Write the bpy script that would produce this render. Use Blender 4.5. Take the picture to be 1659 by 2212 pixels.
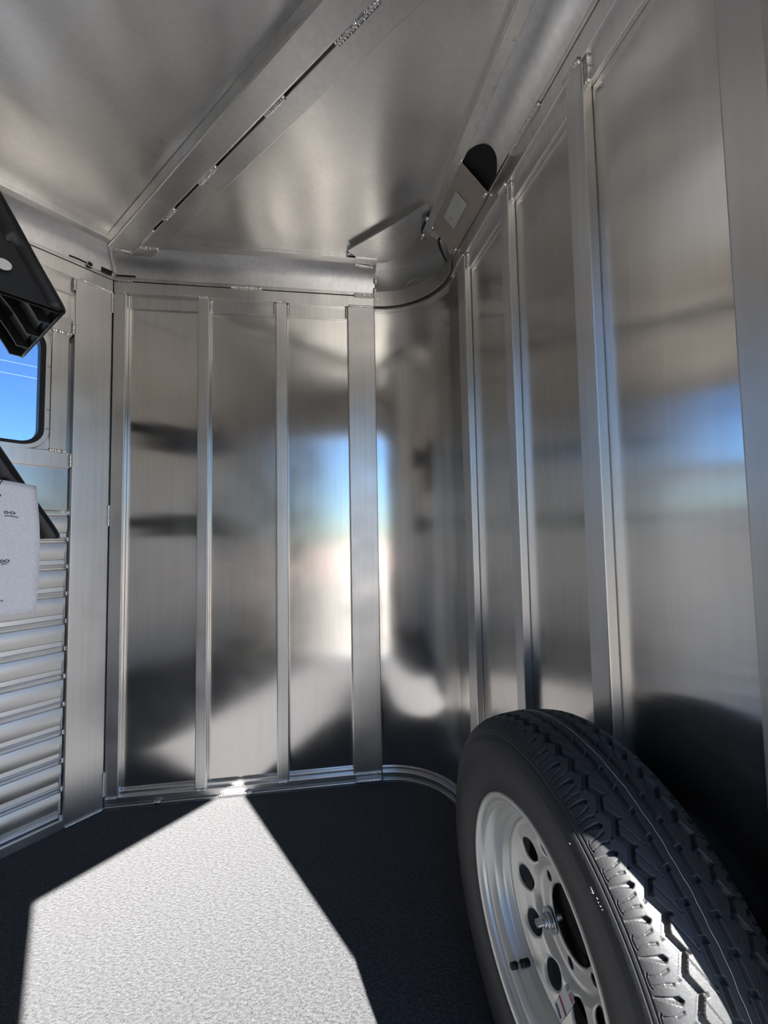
import bpy, bmesh, math, random
import numpy as np
from mathutils import Vector, Matrix
random.seed(7)
for o in list(bpy.data.objects): bpy.data.objects.remove(o)
S = bpy.context.scene
COL = S.collection

# ------------------------------------------------------------------ camera
cam_d = bpy.data.cameras.new('camera'); cam = bpy.data.objects.new('camera', cam_d); COL.objects.link(cam)
cam_d.sensor_fit = 'AUTO'; cam_d.sensor_width = 36.0; cam_d.lens = 875.0*36.0/2212.0
cam_d.clip_start = 0.01; cam_d.clip_end = 500
CR = Vector((0.99069943, -0.13485398, -0.01813953)); CU = Vector((0.01056791, -0.05665204, 0.99833805))
CF = Vector((0.1356575, 0.98924464, 0.05470002))
cam.matrix_world = Matrix(((CR.x, CU.x, -CF.x, 0), (CR.y, CU.y, -CF.y, 0), (CR.z, CU.z, -CF.z, 1.03), (0, 0, 0, 1)))
S.camera = cam

# ------------------------------------------------------------------ sky, sun, exposure
SUN_EL = math.radians(47.0)
SUN_H = Vector((-0.500, 0.866, 0)).normalized()          # horizontal travel of the sunlight
SUN_DIR = Vector((SUN_H.x*math.cos(SUN_EL), SUN_H.y*math.cos(SUN_EL), -math.sin(SUN_EL)))
W = bpy.data.worlds.new('sky'); S.world = W; W.use_nodes = True
wn = W.node_tree; wn.nodes.clear()
sky = wn.nodes.new('ShaderNodeTexSky'); sky.sky_type = 'NISHITA'; sky.sun_disc = False
sky.sun_elevation = SUN_EL; sky.sun_rotation = math.atan2(-SUN_H.x, -SUN_H.y)
sky.altitude = 900; sky.air_density = 1.0; sky.dust_density = 1.0; sky.ozone_density = 1.6
bg = wn.nodes.new('ShaderNodeBackground'); bg.inputs['Strength'].default_value = 0.080
wo = wn.nodes.new('ShaderNodeOutputWorld')
hs = wn.nodes.new('ShaderNodeHueSaturation'); hs.inputs['Saturation'].default_value = 1.12
tint = wn.nodes.new('ShaderNodeMix'); tint.data_type = 'RGBA'; tint.blend_type = 'MULTIPLY'; tint.inputs[0].default_value = 1.0; tint.inputs[7].default_value = (.64, .86, 1.08, 1)
wn.links.new(sky.outputs[0], hs.inputs['Color']); wn.links.new(hs.outputs[0], tint.inputs[6]); wn.links.new(tint.outputs[2], bg.inputs[0]); wn.links.new(bg.outputs[0], wo.inputs[0])
sd = bpy.data.lights.new('sun', 'SUN'); sd.energy = 13.0; sd.angle = math.radians(0.53); sd.color = (1.0, 0.955, 0.89)
so = bpy.data.objects.new('sun', sd); COL.objects.link(so)
so.rotation_euler = SUN_DIR.to_track_quat('-Z', 'Y').to_euler(); so.location = (3, -5, 6)
S.view_settings.view_transform = 'Standard'; S.view_settings.look = 'None'
S.view_settings.gamma = 1.0; S.view_settings.use_curve_mapping = False
S.view_settings.exposure = 1.52

# ------------------------------------------------------------------ materials
MATS = {}
def nodes_of(name):
    m = bpy.data.materials.new(name); m.use_nodes = True
    nt = m.node_tree; b = nt.nodes['Principled BSDF']; MATS[name] = m
    return m, nt, b
def N(nt, t, **kw):
    n = nt.nodes.new(t)
    for k, v in kw.items():
        if k in n.inputs: n.inputs[k].default_value = v
        else: setattr(n, k, v)
    return n
def aluminium(name, col, rough, aniso=0.0, arot=0.0, wave=0.0, wave_scale=(2, 2, 2), grain=0.0, grain_scale=(300, 300, 6), dirt=0.08, wavedist=0.01):
    m, nt, b = nodes_of(name); L = nt.links.new
    b.inputs['Metallic'].default_value = 1.0
    tc = N(nt, 'ShaderNodeTexCoord')
    # faint smudges and rolling streaks in colour and gloss
    mp = N(nt, 'ShaderNodeMapping'); mp.inputs['Scale'].default_value = (grain_scale[0]*.25, grain_scale[1]*.25, grain_scale[2]*.5)
    L(tc.outputs['Object'], mp.inputs['Vector'])
    st = N(nt, 'ShaderNodeTexNoise', Scale=1.0, Detail=1.0); L(mp.outputs[0], st.inputs['Vector'])
    sm = N(nt, 'ShaderNodeTexNoise', Scale=6.0, Detail=2.0, Roughness=.6); L(tc.outputs['Object'], sm.inputs['Vector'])
    mix = N(nt, 'ShaderNodeMath', operation='ADD'); L(st.outputs[0], mix.inputs[0]); L(sm.outputs[0], mix.inputs[1])
    mr = N(nt, 'ShaderNodeMapRange'); mr.inputs[1].default_value = .6; mr.inputs[2].default_value = 1.4
    mr.inputs[3].default_value = 1-dirt; mr.inputs[4].default_value = 1+dirt*.4; L(mix.outputs[0], mr.inputs[0])
    cm = N(nt, 'ShaderNodeMix', data_type='RGBA', blend_type='MULTIPLY'); cm.inputs[0].default_value = 1
    cm.inputs[6].default_value = (*col, 1); L(mr.outputs[0], cm.inputs[7]); L(cm.outputs[2], b.inputs['Base Color'])
    rr = N(nt, 'ShaderNodeMapRange'); rr.inputs[1].default_value = .3; rr.inputs[2].default_value = .7
    rr.inputs[3].default_value = rough*.88; rr.inputs[4].default_value = rough*1.15; L(sm.outputs[0], rr.inputs[0]); L(rr.outputs[0], b.inputs['Roughness'])
    b.inputs['Anisotropic'].default_value = aniso; b.inputs['Anisotropic Rotation'].default_value = arot
    if aniso:
        tg = N(nt, 'ShaderNodeTangent'); tg.direction_type = 'UV_MAP'; tg.uv_map = 'UVMap'; L(tg.outputs[0], b.inputs['Tangent'])
    prev = None
    if wave:
        mp2 = N(nt, 'ShaderNodeMapping'); mp2.inputs['Scale'].default_value = wave_scale; L(tc.outputs['Object'], mp2.inputs['Vector'])
        wv = N(nt, 'ShaderNodeTexNoise', Scale=1.0, Detail=0.0, Roughness=.35); L(mp2.outputs[0], wv.inputs['Vector'])
        bp = N(nt, 'ShaderNodeBump', Strength=wave, Distance=wavedist); L(wv.outputs[0], bp.inputs['Height']); prev = bp
    if grain:
        mp3 = N(nt, 'ShaderNodeMapping'); mp3.inputs['Scale'].default_value = grain_scale; L(tc.outputs['Object'], mp3.inputs['Vector'])
        gv = N(nt, 'ShaderNodeTexNoise', Scale=1.0, Detail=2.0); L(mp3.outputs[0], gv.inputs['Vector'])
        bg_ = N(nt, 'ShaderNodeBump', Strength=grain, Distance=.0003); L(gv.outputs[0], bg_.inputs['Height'])
        if prev: L(prev.outputs[0], bg_.inputs['Normal'])
        prev = bg_
    if prev: L(prev.outputs[0], b.inputs['Normal'])
    return m
AROT = 0.0
ALU = (0.935, 0.912, 0.878)
aluminium('sheet', ALU, .18, aniso=.92, arot=AROT, wave=.5, wave_scale=(2.2, 2.2, 1.6), dirt=.07)
aluminium('ceiling_sheet', (.90, .885, .86), .33, aniso=.35, wave=1.0, wave_scale=(5.0, 1.3, 1), dirt=.06, wavedist=.03)
aluminium('extrusion', (.92, .905, .885), .40, aniso=.5, arot=0.0, grain=.35, grain_scale=(260, 260, 3), dirt=.10)
aluminium('rail', (.92, .905, .885), .33, aniso=.0, grain=.0, dirt=.10)
aluminium('plank_metal', (.91, .90, .885), .42, grain=.3, grain_scale=(3, 3, 420), dirt=.12)
aluminium('cove_metal', (.90, .89, .88), .38, dirt=.12)
aluminium('dull_plate', (.54, .495, .455), .42, dirt=.1)
aluminium('strip_metal', (.74, .71, .675), .42, dirt=.08)
aluminium('nose_sheet', (.74, .74, .745), .42, dirt=.06)
aluminium('liner', (.95, .915, .87), .62, dirt=.06)
aluminium('weld', (.92, .91, .90), .27, dirt=.25)
aluminium('zinc', (.70, .73, .76), .22, dirt=.1)
def plain(name, col, rough, metal=0.0, spec=.5, bump=None, coat=0):
    m, nt, b = nodes_of(name)
    b.inputs['Base Color'].default_value = (*col, 1); b.inputs['Roughness'].default_value = rough
    b.inputs['Metallic'].default_value = metal; b.inputs['Specular IOR Level'].default_value = spec
    tc = N(nt, 'ShaderNodeTexCoord'); nz = N(nt, 'ShaderNodeTexNoise', Scale=(bump or (25, 0))[0], Detail=4.0)
    nt.links.new(tc.outputs['Object'], nz.inputs['Vector'])
    mr = N(nt, 'ShaderNodeMapRange'); mr.inputs[1].default_value = .3; mr.inputs[2].default_value = .7
    mr.inputs[3].default_value = .92; mr.inputs[4].default_value = 1.06; nt.links.new(nz.outputs[0], mr.inputs[0])
    cm = N(nt, 'ShaderNodeMix', data_type='RGBA', blend_type='MULTIPLY'); cm.inputs[0].default_value = 1
    cm.inputs[6].default_value = (*col, 1); nt.links.new(mr.outputs[0], cm.inputs[7]); nt.links.new(cm.outputs[2], b.inputs['Base Color'])
    if bump:
        bp = N(nt, 'ShaderNodeBump', Strength=bump[1], Distance=.001); nt.links.new(nz.outputs[0], bp.inputs['Height']); nt.links.new(bp.outputs[0], b.inputs['Normal'])
    return m
plain('rubber', (.036, .037, .040), .47, spec=.4, bump=(260, .25))
plain('black_plastic', (.012, .012, .013), .42, spec=.45, bump=(500, .15))
plain('lit_plastic', (.10, .105, .10), .35, spec=.5)  # lighter grey for black plastic, painted as light from the floor
plain('black_rubber', (.008, .008, .009), .45)
plain('silver_paint', (.70, .70, .67), .34, metal=.55, bump=(600, .05))
plain('paper', (.90, .90, .94), .8, spec=.2, bump=(300, .1))
plain('ink', (.015, .015, .03), .6)
plain('chalk_white', (.75, .75, .75), .7)
plain('cover_plate', (.62, .64, .62), .4, metal=.6)
plain('sticker_white', (.78, .78, .78), .45)
plain('sticker_red', (.30, .03, .07), .5)
plain('sticker_pink', (.42, .20, .24), .5)
plain('sticker_grey', (.32, .34, .34), .5)
plain('sticker_navy', (.05, .05, .12), .5)
plain('void_shade', (.006, .006, .007), .7)  # near-black painted as the shade inside the cove opening and the rim
plain('brass', (.35, .30, .2), .4, metal=.8)
plain('red_soil', (.235, .18, .165), .9)
# glass of the side window
m, nt, b = nodes_of('window_glass'); nt.nodes.remove(b)
out = nt.nodes['Material Output']; tr = N(nt, 'ShaderNodeBsdfTransparent'); tr.inputs[0].default_value = (.86, .9, .95, 1)
gl = N(nt, 'ShaderNodeBsdfGlossy'); gl.inputs['Roughness'].default_value = .02; fr = N(nt, 'ShaderNodeFresnel', IOR=1.45)
mx = N(nt, 'ShaderNodeMixShader'); nt.links.new(fr.outputs[0], mx.inputs[0]); nt.links.new(tr.outputs[0], mx.inputs[1]); nt.links.new(gl.outputs[0], mx.inputs[2]); nt.links.new(mx.outputs[0], out.inputs[0])
# carpet
m, nt, b = nodes_of('carpet'); L = nt.links.new
tc = N(nt, 'ShaderNodeTexCoord')
n1 = N(nt, 'ShaderNodeTexNoise', Scale=230.0, Detail=3.0, Roughness=.7); L(tc.outputs['Object'], n1.inputs['Vector'])
mp = N(nt, 'ShaderNodeMapping'); mp.inputs['Rotation'].default_value = (0, 0, .6); mp.inputs['Scale'].default_value = (90, 200, 90); L(tc.outputs['Object'], mp.inputs['Vector'])
n2 = N(nt, 'ShaderNodeTexNoise', Scale=1.0, Detail=3.0, Roughness=.65); L(mp.outputs[0], n2.inputs['Vector'])
ad = N(nt, 'ShaderNodeMath', operation='ADD'); L(n1.outputs[0], ad.inputs[0]); L(n2.outputs[0], ad.inputs[1])
cr = N(nt, 'ShaderNodeValToRGB'); cr.color_ramp.elements[0].position = .39; cr.color_ramp.elements[1].position = .635
cr.color_ramp.elements[0].color = (.012, .0135, .017, 1); cr.color_ramp.elements[1].color = (.078, .0815, .092, 1)
hf = N(nt, 'ShaderNodeMath', operation='MULTIPLY'); hf.inputs[1].default_value = .5; L(ad.outputs[0], hf.inputs[0]); L(hf.outputs[0], cr.inputs[0]); L(cr.outputs[0], b.inputs['Base Color'])
b.inputs['Roughness'].default_value = 1.0; b.inputs['Specular IOR Level'].default_value = .05
b.inputs['Sheen Weight'].default_value = .15; b.inputs['Sheen Roughness'].default_value = .6
bp = N(nt, 'ShaderNodeBump', Strength=.8, Distance=.004); L(ad.outputs[0], bp.inputs['Height']); L(bp.outputs[0], b.inputs['Normal'])
# outdoor ground: pale concrete apron turning to reddish gravel further off
m, nt, b = nodes_of('yard_ground'); L = nt.links.new
tc = N(nt, 'ShaderNodeTexCoord'); n1 = N(nt, 'ShaderNodeTexNoise', Scale=1.3, Detail=6.0); L(tc.outputs['Object'], n1.inputs['Vector'])
cr = N(nt, 'ShaderNodeValToRGB'); cr.color_ramp.elements[0].color = (.145, .14, .133, 1); cr.color_ramp.elements[1].color = (.205, .20, .19, 1)
L(n1.outputs[0], cr.inputs[0]); L(cr.outputs[0], b.inputs['Base Color']); b.inputs['Roughness'].default_value = .95

# ------------------------------------------------------------------ mesh helpers
class MB:
    def __init__(s): s.v = []; s.f = []; s.sm = []
    def add(s, vs, fs, smooth=False):
        k = len(s.v); s.v += [tuple(v) for v in vs]; s.f += [tuple(i+k for i in f) for f in fs]; s.sm += [smooth]*len(fs)
        return s
    def box8(s, c8): return s.add(c8, [(0, 3, 2, 1), (4, 5, 6, 7), (0, 1, 5, 4), (1, 2, 6, 5), (2, 3, 7, 6), (3, 0, 4, 7)])
    def grid(s, rows, smooth=True, closed_u=False, closed_v=False):
        R = len(rows); Cn = len(rows[0]); vs = [p for r in rows for p in r]; fs = []
        for i in range(R if closed_u else R-1):
            for j in range(Cn if closed_v else Cn-1):
                i2 = (i+1) % R; j2 = (j+1) % Cn
                fs.append((i*Cn+j, i*Cn+j2, i2*Cn+j2, i2*Cn+j))
        return s.add(vs, fs, smooth)
    def build(s, name, mat, parent=None, bevel=0.0, solid=0.0, fix=True):
        me = bpy.data.meshes.new(name); me.from_pydata(s.v, [], s.f)
        if fix:
            bm = bmesh.new(); bm.from_mesh(me); bmesh.ops.recalc_face_normals(bm, faces=bm.faces); bm.to_mesh(me); bm.free()
        me.polygons.foreach_set('use_smooth', s.sm)
        uv = me.uv_layers.new(name='UVMap')
        nv = len(me.vertices); co = np.empty(nv*3); me.vertices.foreach_get('co', co); co = co.reshape(-1, 3)
        nl_ = len(me.loops); li = np.empty(nl_, dtype=np.int32); me.loops.foreach_get('vertex_index', li)
        npoly = len(me.polygons); pn = np.empty(npoly*3); me.polygons.foreach_get('normal', pn); pn = pn.reshape(-1, 3)
        lt = np.empty(npoly, dtype=np.int32); me.polygons.foreach_get('loop_total', lt)
        ln = np.repeat(pn, lt, axis=0); p = co[li]
        horiz = np.abs(ln[:, 2]) > .8
        tx = np.where(horiz, 1.0, -ln[:, 1]); ty = np.where(horiz, 0.0, ln[:, 0])
        q = np.hypot(tx, ty)+1e-9; tx /= q; ty /= q
        U = p[:, 0]*tx+p[:, 1]*ty; V = np.where(horiz, p[:, 1], p[:, 2])
        uv.data.foreach_set('uv', np.stack([U, V], 1).astype(np.float32).ravel())
        me.materials.append(MATS[mat]); me.update()
        o = bpy.data.objects.new(name, me); COL.objects.link(o)
        if parent is not None: o.parent = parent
        if solid:
            md = o.modifiers.new('thickness', 'SOLIDIFY'); md.thickness = solid; md.offset = -1
        if bevel:
            md = o.modifiers.new('edge', 'BEVEL'); md.width = bevel; md.segments = 3; md.limit_method = 'ANGLE'; md.angle_limit = math.radians(40)
            try: md.harden_normals = True
            except Exception: pass
            me.polygons.foreach_set('use_smooth', [True]*len(me.polygons))
        return o
def tag(o, label, cat, kind=None, group=None):
    o['label'] = label; o['category'] = cat
    if kind: o['kind'] = kind
    if group: o['group'] = group
    return o
def empty(name, loc=(0, 0, 0)):
    o = bpy.data.objects.new(name, None); o.location = (0, 0, 0); o.empty_display_size = .05; COL.objects.link(o); return o
class Frame:
    """wall frame: s along the wall, d towards the room, z up"""
    def __init__(f, o, e, n): f.o = Vector((*o, 0)); f.e = Vector((*e, 0)); f.n = Vector((*n, 0))
    def P(f, s, d, z): p = f.o+f.e*s+f.n*d; return Vector((p.x, p.y, z))
    def box(f, mb, s0, s1, d0, d1, z0, z1):
        return mb.box8([f.P(s0, d0, z0), f.P(s1, d0, z0), f.P(s1, d1, z0), f.P(s0, d1, z0), f.P(s0, d0, z1), f.P(s1, d0, z1), f.P(s1, d1, z1), f.P(s0, d1, z1)])
def wbox(fr, name, mat, parent, s0, s1, d0, d1, z0, z1, bevel=.003):
    return fr.box(MB(), s0, s1, d0, d1, z0, z1).build(name, mat, parent, bevel)
def bead(p0, p1, parent, r=.005, seed=0, step=None):
    """weld bead: overlapping ripples of metal along a seam"""
    r *= 1.25; p0 = Vector(p0); p1 = Vector(p1); L = (p1-p0).length; ax = (p1-p0).normalized()
    up = Vector((0, 0, 1)) if abs(ax.z) < .9 else Vector((1, 0, 0)); a = ax.cross(up).normalized(); b = ax.cross(a)
    rnd = random.Random(seed+int(L*1e4)); step = step or r*.9; n = max(4, int(L/step)*3); rows = []
    for i in range(n+1):
        t = i/n; ph = (t*L/step) % 1.0
        rr = r*(.72+.38*math.sin(math.pi*ph)**.6+.12*rnd.random())*(0.25 if i in (0, n) else 1)
        c = p0+ax*(L*t)+a*rnd.uniform(-.1, .1)*r
        rows.append([c+(a*math.cos(k*math.pi/4)+b*math.sin(k*math.pi/4))*rr for k in range(8)])
    return MB().grid(rows, True, closed_v=True).build('weld_bead', 'weld', parent)
def tube(pts, r, name, mat, parent=None, n=8, closed=False):
    pts = [Vector(p) for p in pts]; rows = []; prev = None
    for i, p in enumerate(pts):
        a = pts[(i-1) % len(pts)] if (closed or i > 0) else p; c = pts[(i+1) % len(pts)] if (closed or i < len(pts)-1) else p
        t = (c-a).normalized()
        if prev is None:
            u = Vector((0, 0, 1)) if abs(t.z) < .9 else Vector((1, 0, 0)); x = t.cross(u).normalized()
        else: x = (prev-t*prev.dot(t)).normalized()
        prev = x; y = t.cross(x)
        rows.append([p+(x*math.cos(2*math.pi*k/n)+y*math.sin(2*math.pi*k/n))*r for k in range(n)])
    mb = MB().grid(rows, True, closed_u=closed, closed_v=True)
    if not closed:
        k = len(mb.v)-n; mb.f.append(tuple(range(n))); mb.f.append(tuple(range(k, k+n))); mb.sm += [False, False]
    return mb.build(name, mat, parent)
def spline(pts, n=8):
    pts = [Vector(p) for p in pts]; out = []
    for i in range(len(pts)-1):
        p0 = pts[max(i-1, 0)]; p1 = pts[i]; p2 = pts[i+1]; p3 = pts[min(i+2, len(pts)-1)]
        for k in range(n):
            t = k/n; out.append(.5*((2*p1)+(p2-p0)*t+(2*p0-5*p1+4*p2-p3)*t*t+(3*p1-p0-3*p2+p3)*t**3))
    out.append(pts[-1]); return out

# ------------------------------------------------------------------ room frames (metres, floor z = 0)
YF = 1.7373
NL = (-0.70828587, 0.70592573); U = (0.70592573, 0.70828587); KL = 1.83688
NR = (0.99680627, 0.07985775); TIP = (0.46161, YF); XR = 0.598873
FRT = Frame((0, YF), (1, 0), (0, -1))
RGT = Frame(TIP, (NR[1], -NR[0]), (-NR[0], -NR[1]))
LFT = Frame((NL[0]*KL, NL[1]*KL), U, (-NL[0], -NL[1]))
KD = -0.105                                                  # inner face of the door-side wall
DOR = Frame((NL[0]*KD, NL[1]*KD), U, NL)
UB = -1.15                                                   # rear partition
def UN(u, n, z): return Vector((U[0]*u+NL[0]*n, U[1]*u+NL[1]*n, z))
XC = -0.8619                                                 # left corner x on the front wall
SC = 1.33                                                    # right corner s on the right wall
DP = -0.026                                                  # sheet behind the posts
ZC = 2.20; Z1 = 2.088

# ------------------------------------------------------------------ floor and ceiling
ang = math.acos(-(NR[1])*1.0) if False else math.radians(90-math.degrees(math.asin(NR[1])))
RN = 0.27; TN = 0.249
NC = Vector((TIP[0]-TN, YF-RN, 0))                            # centre of the rounded nose corner
def nose(a, r, z): return Vector((NC.x+math.sin(a)*r, NC.y+math.cos(a)*r, z))
AN = math.radians(90)-math.asin(NR[1])                         # sweep of the nose arc
floor_pts = [FRT.P(XC, -.03, 0)]+[nose(AN*i/10, RN+.03, 0) for i in range(11)]+[RGT.P(SC, -.03, 0), UN(.72, KD-.06, 0), UN(UB-.05, KD-.06, 0), UN(UB-.05, KL+.03, 0), UN(.62, KL+.03, 0)]
mb = MB(); k = len(floor_pts)
mb.add([(p.x, p.y, 0) for p in floor_pts]+[(p.x, p.y, -.06) for p in floor_pts], [tuple(range(k)), tuple(range(2*k-1, k-1, -1))]+[(i, (i+1) % k, (i+1) % k+k, i+k) for i in range(k)])
fl = mb.build('floor', 'carpet'); tag(fl, 'charcoal carpet floor with a wedge of sunlight', 'floor', 'structure')

ceil = empty('ceiling'); tag(ceil, 'bare aluminium sheet ceiling above the nose of the trailer', 'ceiling', 'structure')
def slab(pts, z0, z1, name, mat, parent, bevel=0):
    mb = MB(); k = len(pts)
    mb.add([(p.x, p.y, z0) for p in pts]+[(p.x, p.y, z1) for p in pts], [tuple(range(k)), tuple(range(2*k-1, k-1, -1))]+[(i, (i+1) % k, (i+1) % k+k, i+k) for i in range(k)])
    return mb.build(name, mat, parent, bevel)
ci = .09
slab([UN(.60, KL-ci, 0), FRT.P(XC+.06, ci, 0), FRT.P(.13, ci, 0), RGT.P(.40, ci, 0), RGT.P(SC, ci, 0), UN(.60, KD+ci, 0)], ZC, ZC+.02, 'ceiling_sheet', 'ceiling_sheet', ceil)
slab([UN(.193, KL-ci, 0), UN(.61, KL-ci, 0), UN(.61, KD+.0, 0), UN(.193, KD+.0, 0)], ZC, ZC+.02, 'ceiling_sheet', 'ceiling_sheet', ceil)
slab([UN(UB, KL-ci, 0), UN(.197, KL-ci, 0), UN(.197, KD+.0, 0), UN(UB, KD+.0, 0)], ZC-.004, ZC+.016, 'ceiling_sheet', 'ceiling_sheet', ceil)
slab([UN(.5, KD-.1, 0), UN(UB-.1, KD-.1, 0), UN(UB-.1, KL+.1, 0), FRT.P(XC-.1, -.1, 0), FRT.P(.6, -.1, 0), RGT.P(SC+.1, -.1, 0)], ZC+.022, ZC+.06, 'roof_skin', 'ceiling_sheet', ceil)
# transverse roof beam: box tube and the flat flange welded beside it
beam = empty('roof_beam'); tag(beam, 'welded aluminium roof beam crossing the ceiling diagonally', 'beam', 'structure'); beam.name = 'trim_1'
def unbox(name, mat, parent, u0, u1, n0, n1, z0, z1, bevel=.003):
    c = [UN(u0, n0, z0), UN(u1, n0, z0), UN(u1, n1, z0), UN(u0, n1, z0), UN(u0, n0, z1), UN(u1, n0, z1), UN(u1, n1, z1), UN(u0, n1, z1)]
    return MB().box8(c).build(name, mat, parent, bevel)
ZB = 2.152
unbox('box_tube', 'rail', beam, .562, .634, KD, 1.735, ZB, ZC, .005)
unbox('flange', 'rail', beam, .645, .703, KD, 1.735, ZB+.010, ZC, .002)
for n0, n1, r_ in ((1.52, 1.62, .005), (1.36, 1.44, .006), (1.10, 1.20, .006), (.78, .86, .006), (.47, .60, .007)):
    bead(UN(.640, n0, ZB+.008), UN(.640, n1, ZB+.008), beam, r_)
bead(UN(.650, 1.66, ZB+.01), UN(.70, 1.612, ZB+.008), beam, .006); bead(UN(.57, 1.738, ZB+.004), UN(.635, 1.70, ZB+.002), beam, .005)
# gusset plate where the two nose coves meet
gus = [(1.20, 1.055), (1.205, .70), (1.285, .765), (1.362, .845), (1.357, .975), (1.31, 1.05)]
slab([UN(u*.985, n, 0) for u, n in gus], ZC-.022, ZC-.018, 'gusset_plate', 'cove_metal', ceil)
unbox('gusset_lip', 'cove_metal', ceil, 1.198, 1.206, .69, 1.075, ZC-.020, ZC, .001)
bead(UN(1.28, .755, ZC-.035), UN(1.30, .775, ZC-.036), ceil, .006); bead(FRT.P(.12, .085, ZC-.03), FRT.P(.20, .075, ZC-.032), ceil, .005)
bead(UN(1.225, .705, ZC-.03), UN(1.235, .715, ZC-.034), ceil, .006)

# ------------------------------------------------------------------ shared wall pieces
def cove(fr, s0, s1, parent, e0=0.0, e1=0.0):
    """concave cove from the top rail to the ceiling; e0/e1 mitre the ends"""
    pr = []
    for i in range(13):
        a = math.radians(90*i/12)
        # blend of chord and quarter arc
        x = .105*i/12; z = Z1+.012+(ZC-.016-Z1-.012)*i/12; bow = .016*math.sin(math.pi*i/12)
        pr.append((x-bow*.707, z+bow*.707))
    rows = [[fr.P(s0+e0*d, d, z) for d, z in pr], [fr.P(s1-e1*d, d, z) for d, z in pr]]
    back = [[fr.P(s0+e0*d, d-.006, z+.006) for d, z in pr], [fr.P(s1-e1*d, d-.006, z+.006) for d, z in pr]]
    mb = MB().grid(rows, True); mb.grid(back, True)
    mb.build('cove', 'cove_metal', parent, fix=False)
    # ceiling lip and lower ledge
    mb = MB()
    for (d0, d1, z0, z1) in ((.086, .120, ZC-.026, ZC-.014), (.108, .120, ZC-.014, ZC+.001)):
        mb.box8([fr.P(s0+e0*d0, d0, z0), fr.P(s1-e1*d0, d0, z0), fr.P(s1-e1*d1, d1, z0), fr.P(s0+e0*d1, d1, z0), fr.P(s0+e0*d0, d0, z1), fr.P(s1-e1*d0, d0, z1), fr.P(s1-e1*d1, d1, z1), fr.P(s0+e0*d1, d1, z1)])
    mb.build('ceiling_lip', 'rail', parent, .0015)
    fr.box(MB(), s0, s1, -.02, .004, Z1, Z1+.014).build('cove_ledge', 'rail', parent, .002)

# ------------------------------------------------------------------ front wall (three sheet panels)
wf = empty('wall_front'); tag(wf, 'aluminium nose wall with three tall sheet panels between vertical posts', 'wall', 'structure')
posts_f = [(-.8617, -.812), (-.534, -.4885), (-.217, -.169), (.092, .2126)]
for a, b_ in zip(posts_f[:-1], posts_f[1:]):
    wbox(FRT, 'panel', 'sheet', wf, a[1]-.01, b_[0]+.01, DP-.006, DP, .03, 2.03, 0)
    wbox(FRT, 'sub_rail', 'rail', wf, a[1]-.002, b_[0]+.002, DP, -.016, 1.984, 2.045, .002)
    wbox(FRT, 'sill_lip', 'rail', wf, a[1]-.002, b_[0]+.002, DP, -.012, .036, .056, .003)
for i, (a, b_) in enumerate(posts_f):
    wbox(FRT, 'post', 'extrusion', wf, a, b_, DP, 0, .038, 2.037, .0045)
    bead(FRT.P(a+.004, .001, .038), FRT.P(b_-.004, .001, .038), wf, .005, i); bead(FRT.P(a+.004, 0, 2.038), FRT.P(b_-.004, 0, 2.038), wf, .0045, i+9)
    if i < 3: bead(FRT.P(b_+.004, -.016, 1.985), FRT.P(b_+.004, -.016, 2.036), wf, .0055, i+3)
    if i > 0: bead(FRT.P(a-.004, -.016, 1.99), FRT.P(a-.004, -.016, 2.036), wf, .005, i+5)
wbox(FRT, 'top_rail', 'rail', wf, XC, .2126, -.03, 0, 2.037, Z1-.002, .0025)
wbox(FRT, 'base_rail', 'rail', wf, XC, .2126, -.03, 0, .012, .040, .003); wbox(FRT, 'base_flange', 'rail', wf, XC, .2126, -.03, .008, -.01, .011, .002)
cove(FRT, XC, .2126, wf, e0=.4142)
bead(FRT.P(-.40, .004, Z1), FRT.P(-.27, .004, Z1), wf, .005, 4); bead(FRT.P(.12, .004, Z1), FRT.P(.208, .004, Z1), wf, .006, 5); bead(FRT.P(-.845, .004, Z1), FRT.P(-.79, .004, Z1), wf, .0045, 6)
bead(FRT.P(-.44, .008, .013), FRT.P(-.31, .008, .013), wf, .0055, 7); bead(FRT.P(.10, .008, .013), FRT.P(.21, .008, .013), wf, .006, 8); bead(FRT.P(-.68, .008, .012), FRT.P(-.655, .008, .012), wf, .005, 2)
for z0, z1 in ((2.10, 2.118), (2.128, 2.15)): bead(FRT.P(.215, (z0-Z1)*.9-.01, z0), FRT.P(.215, (z1-Z1)*.9-.01, z1), wf, .007, 3)
wbox(FRT, 'outer_skin', 'sheet', wf, XC-.05, .25, -.06, -.05, -.05, ZC+.03, 0)

# ------------------------------------------------------------------ rounded nose corner
wn_ = empty('wall_nose'); tag(wn_, 'rounded corner of curved aluminium sheet at the trailer nose', 'wall', 'structure')
def arcstrip(name, mat, r, z0, z1, parent, th=.003, a0=0.0, a1=AN, n=40, ext=0.0):
    rows = []
    for (rr, z) in ((r, z0), (r, z1), (r+th, z1), (r+th, z0)):
        row = [nose(a0+(a1-a0)*i/n, rr, z) for i in range(n+1)]
        if ext: row.append(row[-1]+RGT.e*ext)
        rows.append(row)
    mb = MB().grid(rows, False, closed_u=True); k = len(rows[0])
    mb.f += [(0, k, 2*k, 3*k), (k-1, 2*k-1, 3*k-1, 4*k-1)]; mb.sm += [False, False]
    o = mb.build(name, mat, parent)
    for p in o.data.polygons: p.use_smooth = True
    md = o.modifiers.new('edge', 'BEVEL'); md.width = min(.0015, th*.3); md.segments = 2; md.limit_method = 'ANGLE'; md.angle_limit = math.radians(40); md.harden_normals = True
    return o
arcstrip('curved_panel', 'sheet', RN+.018, .02, 2.06, wn_, ext=.02)
arcstrip('cove_skin', 'nose_sheet', RN+.028, 2.03, ZC+.045, wn_, ext=.34, a0=-.25)
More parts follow.
